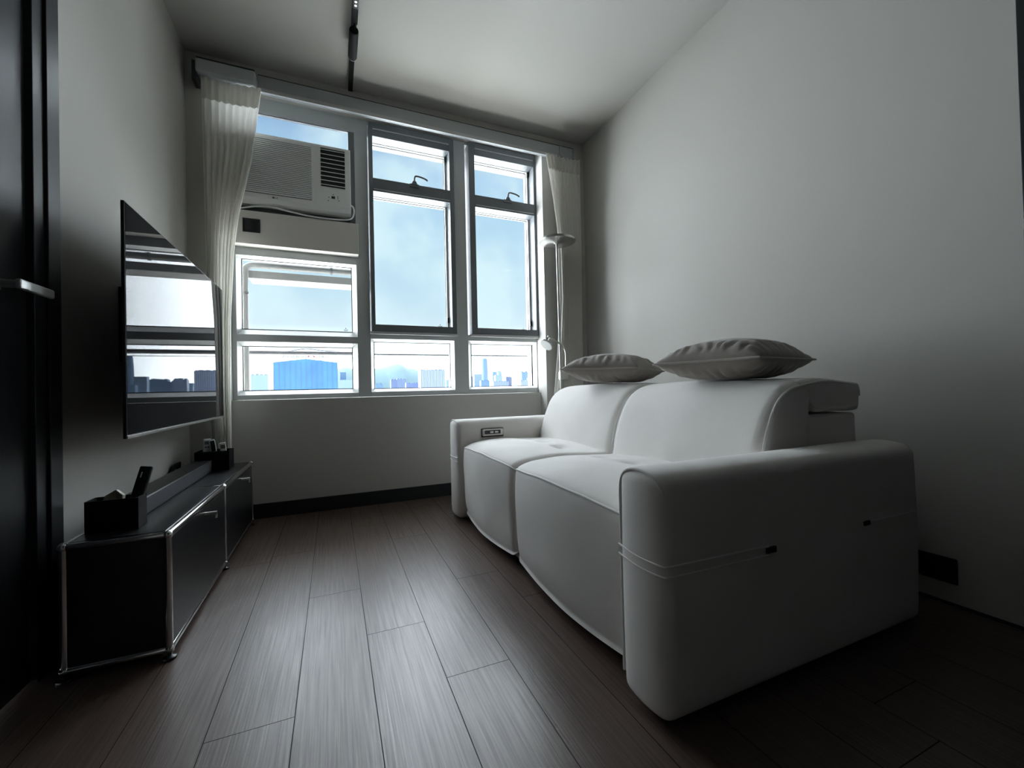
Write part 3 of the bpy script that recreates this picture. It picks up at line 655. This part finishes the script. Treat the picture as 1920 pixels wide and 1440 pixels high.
def lofted(prof, y0, y1, re, n, power=2.0, dent=None, ends=0.0):
    # closed x/z profile swept along y, drawn in by re at both ends with a rounded edge
    P = [Vector((p[0], p[1])) for p in prof]; m = len(P); c = sum(P, Vector((0, 0)))/m
    xs_, zs_ = [p.x for p in P], [p.y for p in P]
    hx, hy = 0.5*(max(xs_)-min(xs_)), 0.5*(max(zs_)-min(zs_)); c = Vector((0.5*(max(xs_)+min(xs_)), 0.5*(max(zs_)+min(zs_))))
    rings = []
    S = []
    for k in range(9): S.append(re*(1-math.cos(PI/2*k/8)))
    mid = [re+(y1-y0-2*re)*k/n for k in range(1, n)]
    S = S+mid+[(y1-y0)-s for s in reversed(S)]
    for s in S:
        d = min(s, y1-y0-s); e = re-math.sqrt(max(0, re*re-(re-d)**2)) if d < re else 0.0
        cr = ends*(1-math.cos(PI*(s/(y1-y0)-0.5)))          # gentle crown towards the middle
        kx, ky = 1-(e+cr)/hx, 1-(e+cr)/hy
        ring = [Vector((c.x+(p.x-c.x)*kx, y0+s, c.y+(p.y-c.y)*ky)) for p in P]
        if dent: ring = [dent(v) for v in ring]
        rings.append(ring)
    return sweep_cap(rings), rings
seat_prof = smooth_loop([(0.745, 0.040), (0.718, 0.056), (0.705, 0.12), (0.700, 0.24), (0.697, 0.34), (0.699, 0.42), (0.705, 0.462), (0.725, 0.484), (0.79, 0.503), (0.90, 0.512), (1.03, 0.511), (1.17, 0.502), (1.33, 0.490), (1.36, 0.44), (1.36, 0.22), (1.34, 0.07), (1.10, 0.05)], 5)
def seat(y0, y1):
    tufts = [(1.075, y0+0.20), (1.075, y1-0.36), (1.075, y1-0.16)]
    def dent(v):
        if v.z > 0.44:
            for (tx, ty) in tufts:
                d2 = ((v.x-tx)/0.030)**2+((v.y-ty)/0.045)**2
                v = Vector((v.x, v.y, v.z-0.024*math.exp(-d2)-0.004*math.exp(-d2/6)))
            v.z += 0.003*noise.noise(Vector((v.x*7, v.y*7, 0.3)))
        elif v.x < 0.80: v.x += 0.003*noise.noise(Vector((2.1, v.y*6, v.z*7)))
        return v
    mb, rings = lofted(seat_prof, y0, y1, 0.042, 44, dent=dent, ends=0.020)
    s = rel(mb, SO).build('seat', M['fabric'], sf, smooth=75)
    pth = [r[31] for r in rings[3:-3]]
    down0 = [rings[3][k] for k in range(12, 31, 2)]; down1 = [rings[-4][k] for k in range(30, 11, -2)]
    rel(MB().tube([Vector(p)+Vector((-0.0015, 0, 0)) for p in down0+pth+down1], 0.0042, 8), SO).build('piping', M['welt'], s, smooth=True)
    return s
seat(0.921, 1.703); seat(1.707, 2.486)
# backs: a lower block carries a padded front that folds over the top
pad_prof = smooth_loop([(1.228, 0.43), (1.232, 0.50), (1.250, 0.58), (1.280, 0.66), (1.318, 0.730), (1.370, 0.784), (1.44, 0.813), (1.51, 0.820), (1.545, 0.800), (1.535, 0.70), (1.515, 0.60), (1.50, 0.42), (1.36, 0.39)], 4)
flap_prof = smooth_loop([(1.47, 0.812), (1.56, 0.822), (1.68, 0.817), (1.785, 0.806), (1.815, 0.790), (1.815, 0.706), (1.79, 0.692), (1.66, 0.694), (1.56, 0.696), (1.50, 0.735), (1.465, 0.785)], 4)
body_prof = [(1.41, 0.30), (1.385, 0.60), (1.43, 0.715), (1.50, 0.740), (1.535, 0.690), (1.80, 0.688), (1.805, 0.30)]
def back(y0, y1):
    wob = lambda v: v+Vector((0.004*noise.noise(Vector((v.y*6, v.z*7, 4))), 0, 0.003*noise.noise(Vector((v.y*5, v.x*6, 9)))))
    mb, pr = lofted(pad_prof, y0, y1, 0.046, 30, ends=0.010, dent=wob)
    b = rel(mb, SO).build('backrest', M['fabric'], sf, smooth=70)
    mb, fp = lofted(flap_prof, y0+0.004, y1-0.004, 0.026, 30, ends=0.004, dent=wob)
    rel(mb, SO).build('head_flap', M['fabric'], b, smooth=70)
    m = MB().add([(x, y, z) for y in (y0+0.018, y1-0.018) for x, z in body_prof], [tuple(range(7)), tuple(range(13, 6, -1))]+[(i, i+7, (i+1) % 7+7, (i+1) % 7) for i in range(7)])
    rel(m, SO).build('back_body', M['fabric'], b, bevel=0.012, seg=3)
    for j, sg in ((3, -1), (-4, 1)):
        pts = [Vector(pr[j][k]) for k in range(4, 27)]+[Vector(fp[j][k]) for k in range(4, 19)]
        rel(MB().tube(smooth_loop(pts[::3]+[pts[-1]], 4, False), 0.0046, 8), SO).build('piping', M['welt'], b, smooth=True)
    return b
back(0.925, 1.703); back(1.707, 2.482)

# ---------------------------------------------------------------- pillows lying on the sofa back
def pillow(label, c, ang, size, thick, seed, tilt=(0, 0)):
    root = thing('throw_pillow', label, 'pillow', c, (tilt[0], tilt[1], ang))
    n = 44; h = size/2; top = []; bot = []; 
    def xy(i, j):
        u, v = -1+2*i/n, -1+2*j/n
        # sides bow in between the pointed corners
        return u*h*(1-0.055*(1-v*v)*abs(u)), v*h*(1-0.055*(1-u*u)*abs(v)), u, v
    def hgt(u, v, s):
        a = max(0, (1-u**4))*max(0, (1-v**4)); b_ = max(0, (1-u*u))*max(0, (1-v*v))
        z = thick*(0.55*a**0.5+0.45*b_**0.75)*(0.54 if s > 0 else 0.46)
        ed = max(abs(u), abs(v)); t_ = v if abs(u) > abs(v) else u
        w = max(0, 1-abs(ed-0.80)/0.26)
        z *= 1+w*0.24*math.sin(t_*30+4*noise.noise(Vector((t_*5, seed+s, ed*4))))*(0.5+0.5*noise.noise(Vector((t_*3, seed*2.0, s))))
        return s*z
    vs = []; fs = []; idx = {}
    for s in (1, -1):
        for i in range(n+1):
            for j in range(n+1):
                edge = i in (0, n) or j in (0, n)
                if edge and (i, j, 1) in idx: idx[(i, j, s)] = idx[(i, j, 1)]; continue
                x, y, u, v = xy(i, j); z = 0 if edge else hgt(u, v, s)
                if s < 0: z = max(z, -thick*0.40)
                idx[(i, j, s)] = len(vs); vs.append((x, y, z))
        for i in range(n):
            for j in range(n):
                q = (idx[(i,j,s)], idx[(i+1,j,s)], idx[(i+1,j+1,s)], idx[(i,j+1,s)]); fs.append(q if s > 0 else q[::-1])
    p = MB().add(vs, fs).build('cover', M['pillow'], root, smooth=85)
    loop = [xy(i, 0)[:2] for i in range(0, n)]+[xy(n, j)[:2] for j in range(0, n)]+[xy(i, n)[:2] for i in range(n, 0, -1)]+[xy(0, j)[:2] for j in range(n, 0, -1)]
    MB().tube([(x, y, 0) for x, y in loop], 0.0045, 8, closed=True).build('piping', M['pwelt'], root, smooth=True)
    return root
pillow('taupe velvet pillow on the far sofa back, nearest the floor lamp', (1.522, 2.043, 0.9000), math.atan2(-0.388, 0.227)+PI/2, 0.455, 0.178, 2, (0.03, 0.02))
pillow('taupe velvet pillow on the near sofa back', (1.545, 1.262, 0.8960), math.atan2(-0.414, 0.074)+PI/2, 0.445, 0.180, 9, (0.0, 0.0))

# ---------------------------------------------------------------- floor lamp behind the sofa
lp = thing('floor_lamp', 'slim steel uplighter floor lamp with reading arm, in front of the right curtain', 'floor lamp', (1.600, 2.80, 0)); PO = Vector(lp.location)
rel(MB().lathe([(0, 0), (0.120, 0), (0.122, 0.004), (0.120, 0.016), (0.10, 0.020), (0, 0.020)], (1.600, 2.80, 0), 'z', 40), PO).build('base', M['steel'], lp, smooth=True)
rel(MB().tube([(1.600, 2.80, 0.018), (1.600, 2.80, 1.0), (1.592, 2.80, 1.902)], 0.0085, 16), PO).build('pole', M['steel'], lp, smooth=True)
rel(MB().lathe([(0, -0.012), (0.018, -0.010), (0.030, 0.0), (0.138, 0.004), (0.1415, 0.009), (0.1415, 0.020), (0.138, 0.0225), (0.132, 0.0225), (0.131, 0.018), (0, 0.018)], (1.592, 2.80, 1.912), 'z', 56), PO).build('lamp_head', M['steel'], lp, smooth=True)
rel(MB().lathe([(0, 0), (0.128, 0), (0.128, 0.002), (0, 0.002)], (1.592, 2.80, 1.9305), 'z', 48), PO).build('diffuser', M['white'], lp, smooth=True)
rel(MB().box(1.588, 1.660, 2.786, 2.814, 0.865, 0.925), PO).build('bracket', M['steel'], lp, bevel=0.003)
armp = smooth_loop([(1.648, 2.80, 0.87), (1.648, 2.80, 1.02), (1.645, 2.798, 1.075), (1.622, 2.79, 1.112), (1.570, 2.77, 1.142), (1.505, 2.745, 1.168), (1.455, 2.728, 1.184)], 6, False)
ra = rel(MB().tube(armp, 0.0065, 12), PO).build('reading_arm', M['steel'], lp, smooth=True)
hd = bpy.data.objects.new('tmp', None)
hm = MB().lathe([(0, 0.010), (0.050, 0.010), (0.054, 0.006), (0.054, 0.0), (0.050, -0.002), (0, -0.002)], (0, 0, 0), 'z', 36)
Rm = Matrix.Translation(Vector((1.440, 2.725, 1.118))-PO) @ Vector((0.664, 0.203, 0.72)).to_track_quat('Z', 'Y').to_matrix().to_4x4()
hm.v = [tuple(Rm @ Vector(p)) for p in hm.v]; rh = hm.build('reading_head', M['steel'], ra, smooth=True)
h2 = MB().lathe([(0, -0.004), (0.047, -0.004), (0.048, -0.002), (0, -0.002)], (0, 0, 0), 'z', 36); h2.v = [tuple(Rm @ Vector(p)) for p in h2.v]
h2.build('reading_diffuser', M['white'], ra, smooth=True)
h3 = MB().tube([tuple(Rm @ Vector((0, 0, 0.008))), tuple(Vector((1.478, 2.736, 1.176))-PO)], 0.004, 8); h3.build('joint', M['steel'], ra, smooth=True)
bpy.data.objects.remove(hd)

# ---------------------------------------------------------------- socket on the right wall
so = thing('wall_socket', 'black double socket plate low on the right wall behind the sofa', 'socket', (XR, 0.83, 0.14)); WO = Vector(so.location)
rel(MB().box(XR-0.011, XR-0.0005, 0.752, 0.900, 0.080, 0.170), WO).build('face_plate', M['black'], so, bevel=0.003)
rel(MB().box(XR-0.045, XR-0.011, 0.845, 0.895, 0.105, 0.165), WO).build('plug', M['blackm'], so, bevel=0.006)
rel(MB().tube(smooth_loop([(XR-0.03, 0.87, 0.165), (XR-0.03, 0.865, 0.20), (XR-0.02, 0.858, 0.235), (XR-0.02, 0.90, 0.27), (XR-0.02, 0.97, 0.25), (XR-0.02, 1.05, 0.10), (XR-0.02, 1.10, 0.02)], 5, False), 0.004, 8), WO).build('flex', M['blackm'], so, smooth=True)

# ---------------------------------------------------------------- just outside the window
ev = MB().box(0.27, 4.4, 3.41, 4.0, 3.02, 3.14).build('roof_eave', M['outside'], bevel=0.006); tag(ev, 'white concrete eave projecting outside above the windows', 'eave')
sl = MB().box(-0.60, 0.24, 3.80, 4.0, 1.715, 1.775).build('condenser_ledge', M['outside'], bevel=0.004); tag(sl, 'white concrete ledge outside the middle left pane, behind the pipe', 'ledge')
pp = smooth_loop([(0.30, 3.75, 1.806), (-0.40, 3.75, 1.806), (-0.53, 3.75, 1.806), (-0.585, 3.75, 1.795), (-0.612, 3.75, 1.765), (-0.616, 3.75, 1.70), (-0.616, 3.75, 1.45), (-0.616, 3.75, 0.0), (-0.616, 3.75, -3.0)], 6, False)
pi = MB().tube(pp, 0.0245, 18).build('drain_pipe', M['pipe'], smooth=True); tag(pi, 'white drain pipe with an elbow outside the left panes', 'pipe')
for (a, b) in (((-0.72, 1.583), (-0.59, 1.583)),):
    MB().tube([(a[0], 3.75, a[1]), (b[0], 3.75, b[1])], 0.005, 8).lathe([(0.026, -0.009), (0.029, -0.009), (0.029, 0.009), (0.026, 0.009)], (-0.616, 3.75, 1.583), 'z', 18).build('pipe_clip', M['rail'], pi, smooth=True)
MB().tube([(0.0, 3.75, 1.92), (0.0, 3.75, 1.80)], 0.003, 8).lathe([(0.026, -0.008), (0.030, -0.008), (0.030, 0.008), (0.026, 0.008)], (0.0, 3.75, 1.806), 'x', 18).build('pipe_clip', M['rail'], pi, smooth=True)
ra_ = MB().box(-2.2, 3.6, 3.99, 4.01, 1.136, 1.150).build('drying_rail', M['rail'], bevel=0.003); tag(ra_, 'thin grey rail running across outside all the lower panes', 'rail')
rb_ = MB().tube([(-0.72, 3.93, 1.142), (0.22, 3.93, 1.142)], 0.0165, 14).tube([(-0.70, 3.40, 1.142), (-0.70, 3.93, 1.142)], 0.006, 8).tube([(0.21, 3.40, 1.142), (0.21, 3.93, 1.142)], 0.006, 8).build('drying_pole', M['rail'], smooth=True); tag(rb_, 'thicker grey pole outside the lower left pane', 'pole')
lw = MB().box(-2.2, 3.6, 3.995, 4.005, 1.112, 1.116).build('rail_wire', M['pipe']); tag(lw, 'faint thin wire just below the grey rail outside', 'wire')
for z, lb in ((1.205, 'small grey hook above the pole, beside the drain pipe outside'), (1.095, 'small grey hook below the pole, beside the drain pipe outside')):
    tag(MB().box(-0.70, -0.665, 3.80, 3.81, z-0.006, z+0.006).tube([(-0.668, 3.805, z), (-0.66, 3.80, z), (-0.65, 3.79, z+0.004)], 0.006, 8).build('hook_bracket', M['rail']), lb, 'hook')

# ---------------------------------------------------------------- the city
C_ = dict(
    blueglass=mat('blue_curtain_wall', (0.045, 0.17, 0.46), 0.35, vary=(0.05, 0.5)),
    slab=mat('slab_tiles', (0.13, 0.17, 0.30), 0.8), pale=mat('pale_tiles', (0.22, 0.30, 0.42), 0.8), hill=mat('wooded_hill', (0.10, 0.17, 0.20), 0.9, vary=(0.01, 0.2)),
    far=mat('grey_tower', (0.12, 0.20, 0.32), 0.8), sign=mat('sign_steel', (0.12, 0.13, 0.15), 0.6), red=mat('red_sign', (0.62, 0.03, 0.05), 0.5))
ZG = -110
def stripes(base, other, sc):
    m = mat('striped_facade', base, 0.8); nt = m.node_tree; b = nt.nodes['Principled BSDF']
    tc = nt.nodes.new('ShaderNodeTexCoord'); wv = nt.nodes.new('ShaderNodeTexWave'); wv.inputs['Scale'].default_value = sc; wv.bands_direction = 'X'; wv.inputs['Distortion'].default_value = 1.5; wv.inputs['Detail'].default_value = 2
    nt.links.new(tc.outputs['Object'], wv.inputs['Vector']); mx = nt.nodes.new('ShaderNodeMix'); mx.data_type = 'RGBA'; nt.links.new(wv.outputs['Fac'], mx.inputs[0])
    mx.inputs[6].default_value = (*base, 1); mx.inputs[7].default_value = (*other, 1); nt.links.new(mx.outputs[2], b.inputs['Base Color']); return m
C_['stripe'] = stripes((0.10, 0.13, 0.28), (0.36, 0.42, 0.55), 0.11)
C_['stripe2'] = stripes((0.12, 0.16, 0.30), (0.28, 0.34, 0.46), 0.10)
def building(name, label, x0, x1, y, zt, m, crown=0, depth=None, cat='building'):
    d = depth or max(14.0, 0.6*(x1-x0)); o = MB().box(x0, x1, y, y+d, ZG, zt).build(name, m); tag(o, label, cat)
    if crown:
        rn = random.Random(int(x0*7+y)); w = (x1-x0)/crown
        for k in range(crown):
            MB().box(x0+w*(k+0.15), x0+w*(k+rn.uniform(0.6, 0.85)), y+2, y+d*0.7, zt, zt+rn.uniform(0.8, 2.4)*y/800).build('roof_house', m, o)
    return o
# blue glass office block with its roof sign
tw = thing('office_block', 'blue glass office block with a roof sign, seen in the lower left pane', 'building', (-21, 400, ZG)); OO = Vector(tw.location)
rel(MB().add([(x, y, z) for y in (400, 430) for x, z in ((-46.2, ZG), (3.6, ZG), (3.6, 27.0), (-21.5, 30.1), (-46.2, 27.0))], [(0,1,2,3,4), (9,8,7,6,5)]+[(i, (i+1) % 5, (i+1) % 5+5, i+5) for i in range(5)]), OO).build('facade', C_['blueglass'], tw)
gr = MB()
for k in range(13): gr.box(-46+k*4.12-0.12, -46+k*4.12+0.12, 399.7, 400, ZG, 27)
rel(gr, OO).build('mullion', C_['slab'], tw)
rf = smooth_loop([(-47, 415, 37.4), (-36, 415, 37.8), (-22, 415, 40.2), (-8, 415, 38.6), (5.5, 415, 38.0)], 8, False)
rel(MB().tube(rf, 0.42, 8), OO).build('sign_canopy', C_['sign'], tw, smooth=True)
ps = MB()
for k in range(14):
    x = -43+k*3.45; ps.box(x-0.12, x+0.12, 414, 414.4, 26.5, 38.2)
ps.box(-43, 1.9, 414, 414.3, 29.6, 29.9).box(-43, -38, 414, 414.3, 31.3, 31.6).box(-3, 1.9, 414, 414.3, 31.4, 31.7)
rel(ps, OO).build('sign_frame', C_['sign'], tw)
def letters(txt, x, z, size, m, nm):
    cu = bpy.data.curves.new(nm, 'FONT'); cu.body = txt; cu.size = size; cu.extrude = 0.2; cu.space_character = 1.12
    t_ = bpy.data.objects.new(nm+'_src', cu); COL.objects.link(t_)
    bpy.context.view_layer.update(); dg = bpy.context.evaluated_depsgraph_get()
    me = bpy.data.meshes.new_from_object(t_.evaluated_get(dg)); bpy.data.objects.remove(t_)
    for v in me.vertices: v.co = Vector((x+v.co.x, 413.2+v.co.z, z+v.co.y))-OO
    me.materials.clear(); me.materials.append(m)
    o = bpy.data.objects.new(nm, me); COL.objects.link(o); o.parent = tw; return o
letters('QAUOMEN', -42.3, 32.2, 4.2, C_['sign'], 'sign_lettering')
letters('TIAMES', -14.2, 32.2, 4.2, C_['sign'], 'sign_lettering')
an = [(-17.9+2.0*math.cos(q), 413.0, 34.6+1.8*math.sin(q)) for q in [PI*(-0.22)+PI*1.44*k/16 for k in range(17)]]
rel(MB().tube([(-20.9, 413.0, 33.0)]+[p for p in reversed(an)]+[(-14.9, 413.0, 33.0)], 0.38, 8), OO).build('sign_emblem', C_['red'], tw, smooth=True)
# hills
def hill(name, label, pts, y):
    P = smooth_loop(pts, 6, False); n_ = len(P); rows = 7; vs = []; fs = []
    for r in range(rows):
        s = r/(rows-1)
        for k, p in enumerate(P):
            h = p[1]*(1-s*s)+ZG*s*s; vs.append((p[0]*(1+0.10*(-1 if False else 0)), y-s*500+25*noise.noise(Vector((k*0.1, s*2, 0))), h+1.5*noise.noise(Vector((k*0.5, s*4, 3)))))
    for k, p in enumerate(P): vs.append((p[0], y+500, ZG))
    for r in range(rows-1):
        for k in range(n_-1): q = r*n_+k; fs.append((q, q+1, q+n_+1, q+n_))
    for k in range(n_-1): fs.append((rows*n_+k, rows*n_+k+1, k+1, k))
    o = MB().add(vs, fs).build(name, C_['hill'], smooth=70); tag(o, label, 'hill')
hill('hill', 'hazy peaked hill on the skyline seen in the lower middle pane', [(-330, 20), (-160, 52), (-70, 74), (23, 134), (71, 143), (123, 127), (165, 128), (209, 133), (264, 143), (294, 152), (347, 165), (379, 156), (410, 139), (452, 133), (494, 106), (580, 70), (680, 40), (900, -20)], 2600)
for a in (
    ('apartment_tower', 'pale hazy block just left of the blue glass office block', -203, -163, 1300, 52, 'pale', 4),
    ('apartment_tower', 'faint slender tower right of the blue glass office block', 20, 39, 1500, 67, 'far', 0),
    ('apartment_block', 'low pale block at the right edge of the lower left pane', 2, 66, 1450, 40, 'pale', 0),
    ('apartment_block', 'low block at the left edge of the lower middle pane, under the hill', 92, 109, 1050, 18, 'far', 2),
    ('apartment_tower', 'squat tower left of centre in the lower middle pane', 110, 123, 900, 24, 'slab', 2),
    ('apartment_tower', 'slim tower with an antenna below the hill peak', 126, 145, 930, 26, 'stripe2', 3),
    ('apartment_block', 'low wide block left of the big striped slab block', 133, 162, 850, 15, 'slab', 6),
    ('slab_block', 'wide striped residential slab block in the lower middle pane', 153, 200, 800, 39, 'stripe', 10),
    ('apartment_tower', 'small pale tower right of the striped slab block', 303, 320, 1200, 30, 'pale', 0),
    ('apartment_tower', 'striped tower mirrored at the middle of the television', 262, 284, 1000, 32, 'stripe2', 3),
    ('apartment_tower', 'narrow tower beside the striped one, mirrored in the television', 298, 315, 1050, 29, 'slab', 3),
    ('apartment_block', 'stepped block mirrored at the left of the television', 322, 352, 1100, 36, 'far', 3),
    ('apartment_tower', 'broad pale tower at the left of the lower right pane', 405, 430, 1250, 48, 'pale', 0),
    ('apartment_block', 'low block at the foot of the skyscraper', 410, 437, 1200, 26, 'far', 3),
    ('apartment_tower', 'thin tower standing right of the skyscraper', 560, 576, 1500, 66, 'far', 0),
    ('apartment_block', 'mid-height block right of the skyscraper', 419, 439, 1100, 38, 'pale', 2),
    ('apartment_tower', 'pair-topped slim tower in the middle of the lower right pane', 601, 616, 1550, 68, 'pale', 2),
    ('apartment_block', 'dark striped block below the crane in the lower right pane', 369, 383, 900, 27, 'slab', 2),
    ('apartment_block', 'low wide front block in the middle of the lower right pane', 319, 354, 850, 16, 'stripe2', 6),
    ('apartment_tower', 'tallest tower at the right of the lower right pane', 545, 566, 1200, 51, 'far', 3),
    ('apartment_block', 'low front block at the right of the lower right pane', 375, 405, 830, 16, 'stripe2', 5),
    ('apartment_block', 'block at the right edge of the lower right pane', 428, 444, 900, 25, 'pale', 2)):
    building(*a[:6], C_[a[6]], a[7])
sk = MB()
rings = []
for z, s in ((ZG, 1.0), (60, 1.0), (115, 0.93), (138, 0.84), (147, 0.74)):
    c_, hw, ch = 672.5, 13.5*s, 3.5
    rings.append([Vector((c_+a*hw+(-ch if a > 0 else ch)*(1 if k else 0)*0, 1900+13.5+b*hw, z)) for k, (a, b) in enumerate(((-1, -0.7), (-0.7, -1), (0.7, -1), (1, -0.7), (1, 0.7), (0.7, 1), (-0.7, 1), (-1, 0.7)))])
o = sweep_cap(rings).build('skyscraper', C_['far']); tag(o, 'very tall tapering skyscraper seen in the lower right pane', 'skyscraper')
cr_ = thing('tower_crane', 'tower crane over the dark striped block in the lower right pane', 'crane', (377, 893, 27)); KO = Vector(cr_.location)
rel(MB().box(376.4, 377.6, 892.4, 893.6, ZG, 36), KO).build('mast', C_['sign'], cr_)
rel(MB().add([], []).box(368.2, 389, 892.6, 893.4, 35.6, 36.4), KO).build('jib', C_['sign'], cr_)

# ---------------------------------------------------------------- haze over the city
hz = bpy.data.materials.new('city_haze'); hz.use_nodes = True; nt = hz.node_tree; nt.nodes.clear()
vs_ = nt.nodes.new('ShaderNodeVolumeScatter'); vs_.inputs['Color'].default_value = (0.80, 0.95, 1.0, 1); vs_.inputs['Density'].default_value = HAZE; vs_.inputs['Anisotropy'].default_value = 0.0
oo = nt.nodes.new('ShaderNodeOutputMaterial'); nt.links.new(vs_.outputs[0], oo.inputs['Volume']); hz.cycles.homogeneous_volume = True
ho_ = MB().box(-3000, 4000, 120, 5200, -400, 150).build('city_haze', hz); tag(ho_, 'pale bluish haze lying over the city outside', 'haze', kind='stuff')
